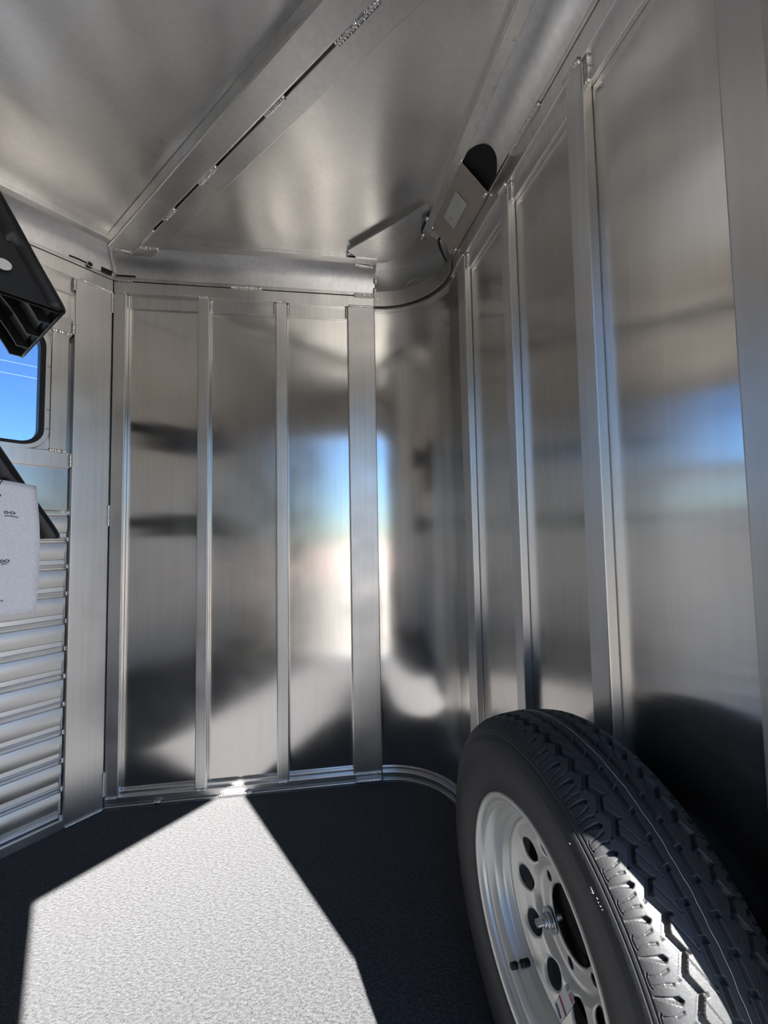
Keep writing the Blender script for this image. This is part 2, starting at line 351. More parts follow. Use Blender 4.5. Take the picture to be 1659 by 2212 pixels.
arcstrip('header_strip', 'strip_metal', RN-.010, 2.040, 2.106, wn_, th=.004, ext=.03, a0=-.01)
arcstrip('header_channel', 'rail', RN+.006, 2.022, 2.040, wn_, th=.012, ext=.02)
arcstrip('base_rail', 'rail', RN, .012, .036, wn_, th=.03); arcstrip('base_flange', 'rail', RN-.008, -.01, .011, wn_, th=.04); arcstrip('sill_lip', 'rail', RN+.012, .036, .052, wn_, th=.006)
for a in (.05, .62, 1.25):                                     # screws in the header strip
    c = nose(a, RN-.011, 2.068); t = Vector((math.cos(a), -math.sin(a), 0))
    tube([c, c-Vector((math.sin(a), math.cos(a), 0))*.002], .0032, 'screw', 'zinc', wn_)
# welded ring mark left on the nose skin
rg = []
for i in range(41):
    t = math.radians(-30+240*i/40); rg.append(nose(.62+.13*math.cos(t), RN+.0275, 2.125+.036*math.sin(t)))
tube(rg, .0012, 'ring_mark', 'nose_sheet', wn_)

# ------------------------------------------------------------------ right wall
wr = empty('wall_right'); tag(wr, 'aluminium nose wall on the right with vertical posts behind the spare wheel', 'wall', 'structure')
posts_r = [(.322, .387), (.646, .690), (.945, 1.0), (1.263, SC+.01)]
for i, (a, b_) in enumerate(zip(posts_r[:-1], posts_r[1:])):
    wbox(RGT, 'panel', 'sheet', wr, a[1]-.01, b_[0]+.01, DP-.006, DP, .03, 2.03, 0)
    wbox(RGT, 'sub_rail', 'rail', wr, a[1]-.002, b_[0]+.002, DP, -.014, 1.975, 2.045, .002)
    wbox(RGT, 'sill_lip', 'rail', wr, a[1]-.002, b_[0]+.002, DP, -.012, .036, .056, .003)
for i, (a, b_) in enumerate(posts_r):
    wbox(RGT, 'post', 'extrusion', wr, a, b_, DP, 0, .038, 2.031, .0045)
    if i < 3:
        bead(RGT.P(a+.003, .001, 2.033), RGT.P(b_-.002, .001, 2.033), wr, .0055, i+20); bead(RGT.P(b_+.003, -.012, 1.975), RGT.P(b_+.003, -.012, 2.03), wr, .0055, i+30)
wbox(RGT, 'lap_strip', 'sheet', wr, .222, .322, -.012, -.008, .03, 2.075, .001)
wbox(RGT, 'top_rail', 'rail', wr, .249, SC+.02, -.03, 0, 2.031, Z1-.002, .0025)
wbox(RGT, 'base_rail', 'rail', wr, .249, SC+.02, -.03, 0, .012, .040, .003); wbox(RGT, 'base_flange', 'rail', wr, .249, SC+.02, -.03, .008, -.01, .011, .002)
cove(RGT, .27, SC+.02, wr)
bead(RGT.P(.72, .004, Z1), RGT.P(.86, .004, Z1), wr, .005, 41)
for s_ in (.60, .70, .80, .90, 1.0):
    c = RGT.P(s_, .092, ZC-.026); tube([c, c-Vector((0, 0, .003))], .003, 'screw', 'zinc', wr)
for z_ in (1.05, .62, 1.55):
    c = RGT.P(.33, .0, z_); tube([c, RGT.P(.33, .002, z_)], .002, 'rivet', 'zinc', wr)
wbox(RGT, 'outer_skin', 'sheet', wr, .2, SC+.05, -.06, -.05, -.05, ZC+.03, 0)
# junction plate bridging the cove, with a black disc painting the dark hollow behind it
jp = MB()
def cv(s, d, off=0.0):                                         # point on the chord of the right cove
    p = RGT.P(s, d+off*.707, Z1+.004+d*.98-off*.707); return p
def cplate(mb, s0, s1, d0, d1, off, th):
    c = [cv(s0, d0, off+th), cv(s1, d0, off+th), cv(s1, d1, off+th), cv(s0, d1, off+th), cv(s0, d0, off), cv(s1, d0, off), cv(s1, d1, off), cv(s0, d1, off)]
    return mb.box8(c)
jbox = empty('junction_plate'); tag(jbox, 'dull metal junction plate with blank cover bridging the ceiling cove', 'plate')
cplate(MB(), .310, .588, -.002, .092, .004, .002).build('backing_plate', 'dull_plate', jbox, .0008)
cvp = cplate(MB(), .393, .504, .030, .069, .0065, .005).build('blank_cover', 'cover_plate', jbox, .0015); cvp['label'] = 'pale grey blank electrical cover'
for s_ in (.417, .480):
    c = cv(s_, .0495, .011); nrm = (cv(s_, .0495, .02)-c).normalized(); tube([c, c+nrm*.0016], .0028, 'screw', 'zinc', cvp)
for s_, d_ in ((.588, .088), (.312, .086), (.575, .004), (.325, .002)): bead(cv(s_-.008, d_, .006), cv(s_+.010, d_, .006), jbox, .005, int(s_*100))
# the opening: its dark painted as a black disc laid on the cove
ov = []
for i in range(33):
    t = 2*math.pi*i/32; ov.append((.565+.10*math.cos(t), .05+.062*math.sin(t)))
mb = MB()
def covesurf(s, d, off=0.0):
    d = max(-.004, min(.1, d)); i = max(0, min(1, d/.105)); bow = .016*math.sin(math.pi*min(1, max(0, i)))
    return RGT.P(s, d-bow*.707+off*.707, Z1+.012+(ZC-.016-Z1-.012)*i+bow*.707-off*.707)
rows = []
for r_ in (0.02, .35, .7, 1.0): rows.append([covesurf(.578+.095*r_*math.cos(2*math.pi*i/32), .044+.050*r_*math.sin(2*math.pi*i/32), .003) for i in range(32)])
mb.grid(rows, True, closed_v=True); hole = mb.build('shade_disc', 'void_shade', jbox, fix=False); hole['label'] = 'black disc on the cove, painted for the dark of an opening'
def cw(s, d, off): return RGT.P(s, d-off*.707, Z1+.004+d*.98-off*.707)
cab = tube(spline([(cw(.30, .035, -.03)), cw(.285, .045, -.015), cw(.262, .03, -.01), cw(.245, .005, -.008), cw(.238, -.03, -.004)], 8), .0042, 'power_cable', 'black_rubber'); tag(cab, 'short black cable curving out below the junction plate', 'cable')

# ------------------------------------------------------------------ left wall (window over horizontal planks)
wl = empty('wall_left'); tag(wl, 'left side wall of interlocking aluminium planks below a window', 'wall', 'structure')
PU0, PU1 = .496, .6200
wbox(LFT, 'corner_post', 'extrusion', wl, PU0, PU1, -.06, 0, .0, 2.037, .004)
wbox(LFT, 'top_rail', 'rail', wl, UB, PU1, -.03, .002, 2.030, Z1-.002, .0025); wbox(LFT, 'sub_rail', 'rail', wl, UB, PU0, -.03, -.016, 1.97, 2.032, .002)
wbox(LFT, 'upper_panel', 'sheet', wl, UB, PU0, -.034, -.024, 1.86, 1.98, 0)
wbox(LFT, 'window_rail', 'rail', wl, UB, PU0-.004, -.05, -.006, 1.806, 1.868, .003)
wbox(LFT, 'window_rail', 'rail', wl, UB, PU0-.004, -.05, -.006, 1.297, 1.357, .003)
wbox(LFT, 'window_stile', 'rail', wl, .430, .482, -.05, -.006, 1.357, 1.806, .003)
wbox(LFT, 'window_stile', 'rail', wl, -.50, -.42, -.05, -.006, 1.357, 1.806, .003)
wbox(LFT, 'side_sheet', 'sheet', wl, UB, -.50, -.034, -.02, 1.357, 1.806, 0)
wbox(LFT, 'lower_panel', 'sheet', wl, UB, PU0-.006, -.034, -.022, 1.14, 1.30, 0)
wbox(LFT, 'outer_skin', 'sheet', wl, UB, PU1+.02, -.07, -.06, -.05, 1.357, 0); wbox(LFT, 'outer_skin', 'sheet', wl, UB, PU1+.02, -.07, -.06, 1.806, ZC+.03, 0)
wbox(LFT, 'outer_skin', 'sheet', wl, .44, PU1+.02, -.07, -.06, 1.35, 1.81, 0)
cove(LFT, UB, .6215, wl, e1=.4142)
# planks: one extruded profile, shared mesh
prof = [(-.03, .0), (-.018, .0), (-.014, .0025), (-.013, .006), (-.015, .0095), (-.021, .011), (-.021, .013), (-.0215, .026), (-.019, .0275), (-.0175, .030)]
for i in range(11):
    t = i/10; prof.append((-.0190+.0085*math.sin(math.pi*(.10+.72*t)), .030+.058*t))
prof += [(-.0205, .0905), (-.0215, .0925), (-.0205, .0985), (-.03, .0995)]
rows = [[LFT.P(UB, d, z) for d, z in prof], [LFT.P(PU0-.006, d, z) for d, z in prof]]
mb = MB().grid(rows, False); k = len(prof); mb.f += [tuple(range(k)), tuple(range(2*k-1, k-1, -1))]; mb.sm += [False, False]
pl0 = None
for i in range(11):
    z0 = .036+.0993*i
    if pl0 is None:
        pl0 = mb.build('plank', 'plank_metal', wl); p = pl0
        for q in pl0.data.polygons: q.use_smooth = len(q.vertices) == 4
        md = None
        try: pl0.data.set_sharp_from_angle(angle=math.radians(35))
        except Exception: pass
    else:
        p = pl0.copy(); COL.objects.link(p); p.parent = wl
    p.location = (0, 0, z0)
    bead(LFT.P(PU0-.004, -.014, z0-.006), LFT.P(PU0-.004, -.014, z0+.012), wl, .0065, i, step=.006)
    if i: # pale sealant run beside each weld
        tube(spline([LFT.P(PU0-.007, -.017, z0-.085), LFT.P(PU0-.0095, -.012, z0-.05), LFT.P(PU0-.007, -.017, z0-.010)], 4), .0032, 'sealant', 'sticker_white', wl, 6)
wbox(LFT, 'base_rail', 'rail', wl, UB, PU0, -.03, .0, -.01, .034, .004)
for z0, z1 in ((1.81, 1.86), (1.30, 1.352), (1.985, 2.03)): bead(LFT.P(PU0-.003, -.004, z0), LFT.P(PU0-.003, -.004, z1), wl, .006, int(z0*50))
bead(LFT.P(.425, -.004, 1.806), LFT.P(.482, -.004, 1.806), wl, .0055, 61); bead(LFT.P(.425, -.004, 1.357), LFT.P(.482, -.004, 1.357), wl, .0055, 62)
bead(LFT.P(PU1-.002, .001, 1.08), LFT.P(PU1-.002, .001, 1.165), wl, .004, 63); bead(LFT.P(PU1-.002, .001, 1.95), LFT.P(PU1-.002, .001, 2.035), wl, .004, 64)
bead(LFT.P(PU1-.001, .002, .05), LFT.P(PU1-.001, .002, .14), wl, .004, 65); bead(LFT.P(PU0+.004, .003, .003), LFT.P(PU1, .003, .003), wl, .0035, 66); bead(LFT.P(PU0+.01, .002, 2.034), LFT.P(PU1-.004, .002, 2.034), wl, .004, 67)
bead(LFT.P(.6195, .012, 2.11), LFT.P(.577, .085, 2.165), wl, .005, 68)
c = LFT.P(.414, -.018, 1.133); tube([c, LFT.P(.414, -.012, 1.133)], .006, 'screw', 'zinc', wl)
# window: aluminium ring, black gasket, glass
win = empty('window_1'); tag(win, 'rounded window with black gasket and blue sky behind, on the left wall', 'window', 'structure')
def rrect(s0, s1, z0, z1, r, n=10):
    pts = []
    for cx, cz, a0 in ((s1-r, z1-r, 0), (s0+r, z1-r, 90), (s0+r, z0+r, 180), (s1-r, z0+r, 270)):
        for i in range(n+1):
            a = math.radians(a0+90*i/n); pts.append((cx+r*math.cos(a), cz+r*math.sin(a)))
    return pts
def ring(name, mat, o_, i_, d0, d1, parent):
    A = rrect(*o_); B = rrect(*i_); rows = [[LFT.P(s, d0, z) for s, z in A], [LFT.P(s, d1, z) for s, z in A], [LFT.P(s, d1, z) for s, z in B], [LFT.P(s, d0, z) for s, z in B]]
    return MB().grid(rows, False, closed_u=True, closed_v=True).build(name, mat, parent, .0015)
ring('window_backing', 'rail', (-.44, .445, 1.34, 1.82, .002), (-.41, .418, 1.362, 1.802, .066), -.045, -.030, win)
ring('window_frame', 'rail', (-.42, .428, 1.352, 1.812, .075), (-.405, .413, 1.367, 1.797, .062), -.055, -.004, win)
ring('gasket', 'black_rubber', (-.407, .415, 1.365, 1.799, .062), (-.392, .400, 1.380, 1.784, .052), -.055, -.014, win)
A = rrect(-.396, .404, 1.376, 1.788, .054); mb = MB(); k = len(A)
mb.add([LFT.P(s, -.036, z) for s, z in A]+[LFT.P(s, -.040, z) for s, z in A], [tuple(range(k)), tuple(range(2*k-1, k-1, -1))]+[(i, (i+1) % k, (i+1) % k+k, i+k) for i in range(k)])
mb.build('glass_pane', 'window_glass', win)
for z_ in (1.43, 1.50, 1.66): wbox(LFT, 'frame_clip', 'zinc', win, .418, .426, -.004, -.002, z_, z_+.005, 0)

# ------------------------------------------------------------------ door side and rear partition (behind the camera)
JR, JL, HD = .557, -.101, 1.872                               # right jamb, left jamb, header height
wd = empty('wall_door'); tag(wd, 'curbside wall with the open doorway the light comes through', 'wall', 'structure')
DOR2 = Frame((NL[0]*KD, NL[1]*KD), U, NL)
wbox(DOR2, 'jamb_panel', 'liner', wd, JR, .72, -.05, 0, 0, ZC+.02, .002)
wbox(DOR2, 'side_panel', 'liner', wd, UB, JL, -.04, 0, 0, ZC+.02, .002)
wbox(DOR2, 'header_panel', 'liner', wd, JL-.02, JR+.02, -.04, 0, HD, ZC+.02, .002)
wbox(DOR2, 'door_sill', 'rail', wd, JL, JR, -.05, -.005, -.06, .012, .002)
wk = empty('wall_back'); tag(wk, 'sheet metal partition behind the camera', 'wall', 'structure')
c = [UN(UB-.02, KD-.05, 0), UN(UB, KD-.05, 0), UN(UB, KL+.03, 0), UN(UB-.02, KL+.03, 0)]
MB().box8([Vector((p.x, p.y, z)) for z in (0, ZC+.02) for p in c]).build('partition_sheet', 'liner', wk)

# ------------------------------------------------------------------ spare wheel on the right wall
WC = Vector((.33377, .69519, .3405)); WAX = Vector((-NR[0], -NR[1], 0)); WUP = Vector((0, 0, 1)); WRT = WUP.cross(WAX)
def WP(off, r, a): return WC+WAX*off+(WRT*math.cos(a)+WUP*math.sin(a))*r
wheel = empty('spare_wheel'); tag(wheel, 'spare trailer wheel with black tyre and silver rim bolted to the right wall', 'wheel')
# carcass profile: (off, r) from the room-side bead over the tread to the wall-side bead
ctl = [(-.006, .1975), (.004, .2035), (.012, .222), (.0165, .248), (.0165, .272), (.0125, .294), (.0065, .3085), (.001, .3185), (-.0065, .3262), (-.018, .3318), (-.034, .3358), (-.058, .3385), (-.083, .3395)]
ctl = ctl+[(-.166-o, r) for o, r in ctl[-2::-1]]
cp = np.array([(p.x, p.y) for p in spline([(o, r, 0) for o, r in ctl], 24)])
seg = np.hypot(*np.diff(cp, axis=0).T); arc = np.concatenate([[0], np.cumsum(seg)]); mid = arc[-1]/2
def prof_at(x):
    o = np.interp(x+mid, arc, cp[:, 0]); r = np.interp(x+mid, arc, cp[:, 1]); e = 1e-4
    do = np.interp(x+mid+e, arc, cp[:, 0])-np.interp(x+mid-e, arc, cp[:, 0]); dr = np.interp(x+mid+e, arc, cp[:, 1])-np.interp(x+mid-e, arc, cp[:, 1])
    q = np.hypot(do, dr); return o, r, dr/q, -do/q             # outward normal (off, r)
XS = .102                                                      # shoulder ring, distance from the crown along the arc
# x runs negative on the room side
xs = np.concatenate([np.linspace(-mid, -XS-.006, 30)[:-1], np.linspace(-XS-.006, XS+.006, 236), np.linspace(XS+.006, mid, 24)[1:]])
NP_ = 66; PITCH = 2*math.pi/NP_
dense = np.arange(math.radians(8), math.radians(188), PITCH/36); sparse = np.linspace(math.radians(188), math.radians(368), 260)[:-1]
th = np.concatenate([dense, sparse])
X, TH = np.meshgrid(xs, th)
def band(v, w, soft): return np.clip((w-np.abs(v))/soft+.5, 0, 1)
ph = (TH/PITCH) % 1.0
def frac(v): return (v+.5) % 1.0-.5
ARC = PITCH*.335                                               # metres per pitch at the tread
H = np.zeros_like(X)
for sgn in (-1, 1):
    x = X*sgn; p = (ph+(.0 if sgn < 0 else .5)) % 1.0
    a = np.where(sgn*np.ones_like(X) > 0, 1, 1)
    inside = (x > 0)
    # inner straight groove with square notches
    notch = (np.abs(frac(p-.25)) < .10)
    H = np.minimum(H, -.0085*band(x-.0165, np.where(notch, .0078, .0046), .0012)*inside)
    # slanted sipe in the second rib
    lx = .024+.020*((p*1.0) % 1.0)
    H = np.minimum(H, -.0025*band((x-lx)*.7, .0004, .0006)*inside*((x > .023) & (x < .044)))
    # zigzag groove with hooked ends
    zz = .0495+.0055*(np.abs(frac(p-.1))*4-1); 
    H = np.minimum(H, -.0095*band(x-zz, .0050, .0012)*inside)
    hook = band(frac(p-.62+(x-.05)*9)*ARC, .0011, .0008)*((x > .048) & (x < .0635)); H = np.minimum(H, -.0045*hook*inside)
    hook2 = band(frac(p-.12-(x-.047)*6)*ARC, .0013, .0008)*((x > .036) & (x < .050)); H = np.minimum(H, -.0045*hook2*inside)
    # shoulder: curved tapered lateral groove
    cu = (x-.066)/.034; wid = .0034*np.clip(1-cu, .12, 1)*np.clip((x-.0645)/.004, 0, 1)
    H = np.minimum(H, -.0075*np.clip(1.15-cu*.9, .18, 1)*band(frac(p-.02-.10*np.sin(np.clip(cu, 0, 1)*1.7))*ARC, wid, .0009)*inside*((x > .0645) & (x < XS-.001)))
    # paired sipes with bent tips and a closing arc
    for q, tip in ((.42, .05), (.66, -.05)):
        dd = q-tip*np.clip((.078-x)/.008, 0, 1.4)-.06*(x-.085)/.02
        H = np.minimum(H, -.0026*band(frac(p-dd)*ARC, .00055+.0006*(x < .078), .0007)*inside*((x > .068) & (x < .0925)))
    bow = .0955-.0035*(frac(p-.52)*4)**2
    H = np.minimum(H, -.0018*band(x-bow, .0007, .0007)*inside*(np.abs(frac(p-.52)) < .22)); H = np.maximum(H, .0008*band(x-bow-.0024, .0006, .0006)*inside*(np.abs(frac(p-.52)) < .22)+np.where(H < 0, H, 0))
    # raised shoulder ring between two fine grooves
    H = np.where(inside & (np.abs(x-XS) < .0060), .0012*band(x-XS, .0018, .0010)-.0016*band(x-XS-.0034, .0008, .0007)-.0016*band(x-XS+.0034, .0008, .0007), H)
    # tiny moulding nibs
    for q, xx in ((.20, .090), (.54, .079), (.54, .086), (.85, .060), (.30, .030)):
        H = H+.0014*np.clip(1-np.hypot(frac(p-q)*ARC, x-xx)/.0013, 0, 1)*inside
# fine radial ribbing on the band next to the ring and faint concentric lines on the sidewall
rib = np.sin(TH*NP_*22)*.00018*((np.abs(X) > XS+.004) & (np.abs(X) < XS+.016)); H = H+rib
for xx in (.128, .150, .176): H = H+.0006*band(np.abs(X)-xx, .0008, .0008)
o_, r_, no, nr_ = prof_at(xs)
OFF = o_[None, :]+H*no[None, :]; RAD = r_[None, :]+H*nr_[None, :]
ct, st_ = np.cos(TH), np.sin(TH)
co = np.stack([WC.x+WAX.x*OFF+(WRT.x*ct)*RAD, WC.y+WAX.y*OFF+(WRT.y*ct)*RAD, WC.z+RAD*st_], -1)
nT, nX = X.shape
idx = np.arange(nT*nX).reshape(nT, nX); i2 = np.roll(idx, -1, axis=0)
quads = np.stack([idx[:, :-1], idx[:, 1:], i2[:, 1:], i2[:, :-1]], -1).reshape(-1, 4)
me = bpy.data.meshes.new('tyre'); nq = len(quads)
me.vertices.add(nT*nX); me.vertices.foreach_set('co', co.astype(np.float32).ravel())
me.loops.add(nq*4); me.loops.foreach_set('vertex_index', quads.astype(np.int32).ravel())
me.polygons.add(nq); me.polygons.foreach_set('loop_start', np.arange(0, nq*4, 4, dtype=np.int32)); me.polygons.foreach_set('loop_total', np.full(nq, 4, dtype=np.int32))
me.update(calc_edges=True); me.validate()
me.polygons.foreach_set('use_smooth', np.ones(len(me.polygons), dtype=bool)); me.materials.append(MATS['rubber'])
tyre = bpy.data.objects.new('tyre', me); COL.objects.link(tyre); tyre.parent = wheel
# chalky mould line around the crown
cl = [WP(-.083+.0006*math.sin(a*37)+.0004*math.sin(a*91), .3402, a) for a in np.linspace(math.radians(10), math.radians(190), 300)]
c_ = tube(cl, .00032, 'chalk_line', 'chalk_white', wheel, 5); c_['label'] = 'thin white line around the tread'
# small white scuffs and a triangle mark on the sidewall
def sw(x, a, h=.0006):
    o, r, a1, a2 = [float(v) for v in prof_at(np.array([-x]))]; return WP(o+a1*h, r+a2*h, a)
D = math.radians
tri = [(.1225, D(50.0)), (.1225, D(51.3)), (.1265, D(50.4)), (.1225, D(50.0))]
tube([sw(*q) for q in tri], .00028, 'triangle_mark', 'sticker_grey', wheel, 5)
for x_, a_, l_ in ((.1235, 61.0, .5), (.131, 50.2, .5), (.131, 38.5, .45), (.1205, 49.2, .4), (.1215, 48.4, .25), (.1205, 47.7, .3), (.120, 47.0, .2)):
    tube([sw(x_, D(a_)), sw(x_-.001, D(a_-l_))], .0003, 'scuff_mark', 'sticker_grey', wheel, 5)

# rim barrel
rp = [(-.15, .150), (-.10, .158), (-.062, .158), (-.054, .1595), (-.047, .163), (-.040, .1665), (-.030, .1685), (-.022, .171), (-.016, .178), (-.0125, .184), (-.009, .187), (-.004, .1885), (.000, .191), (.0025, .195), (.0035, .199), (.0015, .2025), (-.003, .2045), (-.008, .2045)]
rps = spline([(o, r, 0) for o, r in rp], 5)
NA = 144
MB().grid([[WP(p.x, p.y, 2*math.pi*i/NA) for i in range(NA)] for p in rps], True, closed_v=True).build('rim_barrel', 'silver_paint', wheel, solid=.0025)
# disc: polar grid with ten hand holes, six lug holes, pilot hole
dp = [(.0525, -.0815), (.055, -.079), (.060, -.0785), (.078, -.0785), (.083, -.0765), (.088, -.070), (.093, -.0655), (.100, -.0635), (.120, -.0600), (.135, -.0550), (.146, -.0500), (.152, -.0500), (.157, -.0535), (.159, -.062)]
def disc_off(r): return float(np.interp(r, [q[0] for q in dp], [q[1] for q in dp]))
holes = [(.1115, D(147+36*i), .0195) for i in range(10)]+[(.0675, D(148+60*i), .0085) for i in range(6)]
hxy = [(r*math.cos(a), r*math.sin(a), R) for r, a, R in holes]
rr_ = list(np.linspace(.0525, .060, 5))+list(np.linspace(.0615, .0925, 24))+list(np.linspace(.094, .132, 30))+list(np.linspace(.134, .159, 16))
NA2 = 480; vs = []; vk = {}
pts = [[(r*math.cos(2*math.pi*i/NA2), r*math.sin(2*math.pi*i/NA2)) for i in range(NA2)] for r in rr_]
def inhole(x, y, f=1.0):
    for hx, hy, R in hxy:
        if (x-hx)**2+(y-hy)**2 < (R*f)**2: return (hx, hy, R)
    return None
faces = []; used = {}; nr2 = len(rr_)
for i in range(nr2-1):
    for j in range(NA2):
        q = [(i, j), (i, (j+1) % NA2), (i+1, (j+1) % NA2), (i+1, j)]
        cx = sum(pts[a][b][0] for a, b in q)/4; cy = sum(pts[a][b][1] for a, b in q)/4
        if inhole(cx, cy): continue
        faces.append(q)
cnt = {}
for q in faces:
    for v in q: cnt[v] = cnt.get(v, 0)+1
vid = {}; verts = []
for v, n_ in cnt.items():
    x, y = pts[v[0]][v[1]]
    if n_ < 4 and 0 < v[0] < nr2-1:                            # on the rim of a hole: snap to the circle
        h = min(hxy, key=lambda h: abs(math.hypot(x-h[0], y-h[1])-h[2])); d = math.hypot(x-h[0], y-h[1])
        x = h[0]+(x-h[0])/d*h[2]; y = h[1]+(y-h[1])/d*h[2]
    r = math.hypot(x, y); off = disc_off(r)
    for hx, hy, R in hxy[:10]:                                 # rolled lip around each hand hole
        e = math.hypot(x-hx, y-hy)-R
        if e < .006: off += -.0022*(1-e/.006)**2
    vid[v] = len(verts); verts.append(WP(off, r, math.atan2(y, x)))
mb = MB(); mb.add(verts, [tuple(vid[v] for v in q) for q in faces], True)
disc = mb.build('rim_disc', 'silver_paint', wheel, solid=.004)
disc['label'] = 'silver steel disc with round hand holes'
MB().grid([[WP(-.100, r, 2*math.pi*i/48) for i in range(48)] for r in (.002, .08, .155)], True, closed_v=True).build('rim_shade', 'void_shade', wheel, solid=.002)  # black disc painting the dark inside the rim behind the holes
# valve stem
va = D(-121.5)
v0 = WP(-.040, .1615, va); ax_ = (WAX*.99-(WRT*math.cos(va)+WUP*math.sin(va))*.06).normalized()
vst = tube([v0-ax_*.006, v0+ax_*.004, v0+ax_*.011], .0062, 'valve_stem', 'black_rubber', wheel, 12)
tube([v0+ax_*.011, v0+ax_*.020], .0036, 'valve_neck', 'brass', vst, 10); tube([v0+ax_*.020, v0+ax_*.032], .0058, 'valve_cap', 'black_rubber', vst, 12)
# bolt, washer and nut that hold the wheel to the wall bracket
ba = D(217); bc = WP(-.0765, .0665, ba)
bolt = tube([bc-WAX*.12, bc+WAX*.030], .0065, 'mounting_bolt', 'zinc', wheel, 16); bolt['label'] = 'zinc plated bolt through the rim'
tube([bc, bc+WAX*.0035], .0195, 'washer', 'zinc', bolt, 28)
tube([bc+WAX*.0035, bc+WAX*.006, bc+WAX*.012], .0125, 'nut_flange', 'zinc', bolt, 24); tube([bc+WAX*.006, bc+WAX*.018], .0105, 'nut', 'zinc', bolt, 6)
cpos = WC+WAX*(-.115)
MB().box8([cpos+WRT*a+WUP*b_+WAX*e for e in (-.118, -.0) for a, b_ in ((-.10, -.02), (.03, -.02), (.03, .02), (-.10, .02))]).build('mount_bracket', 'extrusion', wheel, .002)
# printed sticker on the disc
def dq(r, a, h=.0006): return WP(disc_off(r)+h, r, a)
stc = (.0060, -.1180)
def stick(u0, u1, v0, v1, h, name, mat, parent):
    rot = D(-22); nu, nv = 5, 8; rows = []
    for i in range(nv+1):
        row = []
        for j in range(nu+1):
            u_ = u0+(u1-u0)*j/nu; v_ = v0+(v1-v0)*i/nv
            x = stc[0]+u_*math.cos(rot)-v_*math.sin(rot); y = stc[1]+u_*math.sin(rot)+v_*math.cos(rot)
            row.append(dq(math.hypot(x, y), math.atan2(y, x), h))
        rows.append(row)
    return MB().grid(rows, True).build(name, mat, parent)
stk = stick(-.0120, .0120, -.029, .029, .0008, 'sticker', 'sticker_white', wheel); stk['label'] = 'white printed sticker with a dark red band'
stick(-.0120, .0120, -.0115, -.0070, .0012, 'red_band', 'sticker_red', stk); stick(-.0108, -.0035, .0175, .0270, .0012, 'grey_square', 'sticker_grey', stk)
stick(-.0005, .0108, .0175, .0270, .0012, 'pink_square', 'sticker_pink', stk); stick(-.0090, .0090, -.0250, -.0215, .0012, 'navy_line', 'sticker_navy', stk)

# ------------------------------------------------------------------ saddle racks on the left wall
def saddle_rack(zb, label, n_near=1.117, n_far=1.50):
    root = empty('saddle_rack'); tag(root, label, 'saddle rack', group='black saddle racks on the left wall')
    UR = .285; HW = .165; ua = UR-HW
    def full(half, n=4):
        pr = spline([(x, z, 0) for x, z in half], n); return [(-p.x, p.y) for p in pr]+[(p.x, p.y) for p in pr[::-1][1:]]
    tall = full([(HW, 0.0), (HW-.004, .018), (.118, .092), (.085, .152), (.056, .203), (.034, .24), (.016, .262), (0, .27)])
    low = full([(HW, 0.0), (HW-.005, .018), (.125, .072), (.085, .108), (.04, .126), (0, .13)])
    def shell(prof, n, inset): return [UN(ua+(x-math.copysign(inset, x) if abs(x) > inset else 0), n, zb+max(0, z-inset*(1 if abs(x) < .1 else .3))) for x, z in prof]
    ns = [n_near+.012+(n_far-n_near-.012)*i/10 for i in range(11)]
    MB().grid([shell(low, n, 0) for n in ns], True).build('shell', 'black_plastic', root, solid=.006)
    # tall front plate with a rounded rim and a pale oval
    k = len(tall)
    mb = MB(); ins = (.010, .003, 0, 0, .004); nn = (n_near, n_near+.003, n_near+.008, n_near+.020, n_near+.026)
    mb.grid([shell(tall, n, i) for n, i in zip(nn, ins)], True); mb.build('front_rim', 'black_plastic', root)
    for n, i in ((n_near+.004, .010), (n_near+.022, .006)):
        p = shell(tall, n, i); MB().add(p, [tuple(range(len(p)))]).build('front_plate', 'black_plastic', root, solid=.002)
    MB().grid([shell(tall, n_near, .010), shell(tall, n_near+.001, .030), shell(tall, n_near+.005, .032)], True).build('front_lip', 'black_plastic', root)
    op = [UN(.176+.013*math.cos(t)*1.0-.004*math.sin(t), n_near-.002, zb+.053+.011*math.sin(t)+.004*math.cos(t)) for t in np.linspace(0, 2*math.pi, 21)[:-1]]
    MB().add(op, [tuple(range(20))]).build('pale_oval', 'sticker_white', root, solid=.002)
    # cross ribs and grey patches painting floor light on the right flap's inside
    for n in (n_near+.10, n_near+.20, n_near+.30, n_far-.004):
        MB().grid([shell(low, n, .006), shell(low, n, .030)], False).build('rib', 'black_plastic', root, solid=.006)
    for n0, n1 in ((n_near+.035, n_near+.092), (n_near+.115, n_near+.19), (n_near+.215, n_near+.29)):
        q = [(float(np.interp(z_, [0, .018, .072, .108], [HW, HW-.005, .125, .085]))-.0095, z_) for z_ in (.016, .066)]
        MB().add([UN(ua+q[0][0], n0, zb+q[0][1]), UN(ua+q[0][0], n1, zb+q[0][1]), UN(ua+q[1][0], n1, zb+q[1][1]), UN(ua+q[1][0], n0, zb+q[1][1])], [(0, 1, 2, 3)]).build('lit_patch', 'lit_plastic', root, solid=.001)
    unbox('mounting_arm', 'black_plastic', root, ua-.02, ua+.02, n_far-.02, KL+.02, zb+.05, zb+.10, .003)
    return root
saddle_rack(1.552, 'upper black plastic saddle rack, high in front of the window')
saddle_rack(1.034, 'lower black plastic saddle rack behind the hanging paper')

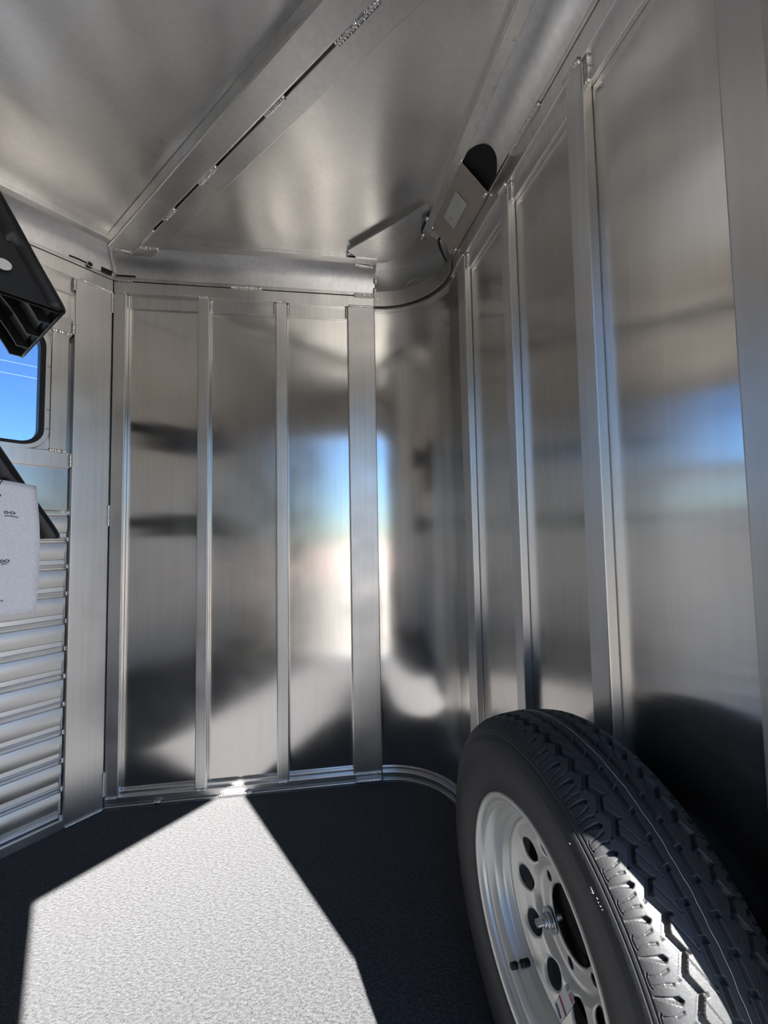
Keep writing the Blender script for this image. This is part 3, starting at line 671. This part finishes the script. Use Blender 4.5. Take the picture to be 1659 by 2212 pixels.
# ------------------------------------------------------------------ handwritten sheet of paper
def pap(u, v, h=0.0):                                          # u 0..1 from left, v 0..1 from the bottom
    uu = .024+.2165*u+.003*math.sin(v*3.1)*u-.004*v*u; z = .880+.279*v-.014*u*v*u+(.004*(1-u))*v
    n = 1.095-.012*math.sin(v*math.pi)*u+.02*(max(0, u-.75)*4)**2*max(0, v-.7)
    return UN(uu, n-h, z)
sheet = MB().grid([[pap(i/16, j/20) for i in range(17)] for j in range(21)], True).build('paper_sheet', 'paper', None, solid=.0005)
tag(sheet, 'white sheet of paper with handwritten black ink in front of the lower saddle rack', 'paper')
def ink(pts, r=.0008): return tube(spline([pap(u, v, .0009) for u, v in pts], 5), r, 'handwriting', 'ink', sheet, 5)
def PX(x, y): return ((x/75)*.29+.725-.0, 1-(y-1040)/283)       # rough sheet coordinates
def oval(cx, cy, rx, ry): return [(cx+rx*math.cos(t), cy+ry*math.sin(t)) for t in np.linspace(.6, .6+2*math.pi, 10)]
def ip(x, y): return (.71+x*.00375, 1-(y-1043.0)/284.0)
for cx, cy, rx, ry in ((14.5, 1110.5, 3.5, 2.2), (26, 1110.5, 4.6, 2.2), (7, 1212, 3.0, 2.8), (16, 1211.5, 3.8, 2.6)):
    a = ip(cx, cy); ink(oval(a[0], a[1], rx*.00375, ry/284))
ink([ip(11, 1118), ip(22, 1117.5), ip(36, 1119.5)]); ink([ip(6, 1218.5), ip(11, 1217.5), ip(16, 1216.8)])
ink([ip(1, 1039), ip(8, 1038), ip(10, 1041), ip(4, 1053), ip(0, 1062)]); ink([ip(0, 1070), ip(4, 1074), ip(5, 1077), ip(0, 1079)])
ink([ip(8, 1291), ip(7, 1294.5)]); ink([ip(11.5, 1291.5), ip(11, 1295)]); ink([ip(0, 1304.5), ip(5, 1302.8)]); ink([ip(-3, 1299), ip(1, 1299)])

# ------------------------------------------------------------------ small black bracket and strap end in the upper left corner
strap = empty('strap_end'); tag(strap, 'thin black strap end tucked behind the rail at the upper left corner', 'strap')
fr = FRT
FRT.box(MB(), XC+.012, -.775, .006, .010, Z1+.014, Z1+.020).build('strap', 'black_rubber', strap, .001)
LFT.box(MB(), .575, .612, .006, .011, Z1+.012, Z1+.03).build('strap_fold', 'black_rubber', strap, .001)
eye = empty('wire_eyelet'); tag(eye, 'small black wire eyelet sitting on the rail above the corner post', 'eyelet')
tube([LFT.P(.535, .009, Z1+.016), LFT.P(.535, .016, Z1+.016)], .009, 'eyelet_core', 'black_rubber', eye, 16)
tube([LFT.P(.535+.0095*math.cos(t), .016, Z1+.016+.0095*math.sin(t)) for t in np.linspace(0, 2*math.pi, 20)[:-1]], .0016, 'eyelet_ring', 'sticker_white', eye, 6, closed=True)
tube(spline([LFT.P(.47, .008, Z1+.018), LFT.P(.50, .008, Z1+.02), LFT.P(.53, .008, Z1+.018)], 6), .003, 'wire', 'black_rubber', eye, 6)

# ------------------------------------------------------------------ the yard outside (seen through the window and mirrored in the sheets)
gnd = MB().add([(-90, -90, -.47), (90, -90, -.47), (90, 90, -.47), (-90, 90, -.47)], [(0, 1, 2, 3)]).build('floor_yard', 'yard_ground')
tag(gnd, 'pale concrete yard outside the doorway', 'ground', 'structure')
def ub(name, mat, u0, u1, n0, n1, z0, z1, par=None): return unbox(name, mat, par, u0, u1, n0, n1, z0, z1, 0)
soil = ub('ground_strip', 'red_soil', -60, 60, -60, -9, -.475, -.455); tag(soil, 'reddish gravel strip beyond the concrete yard', 'ground', 'structure')
for i, (dz, sag) in enumerate(((9.2, .25), (7.0, .3), (6.5, .3))):
    w = tube([UN(-30+60*t, 22, dz+3.0*t-sag*4*t*(1-t)) for t in np.linspace(0, 1, 13)], .0045, 'power_line', 'sticker_grey', None, 5)
    tag(w, ('topmost', 'middle', 'lowest')[i]+' of the thin power lines crossing the sky in the window', 'power line', 'structure', 'power lines behind the window')
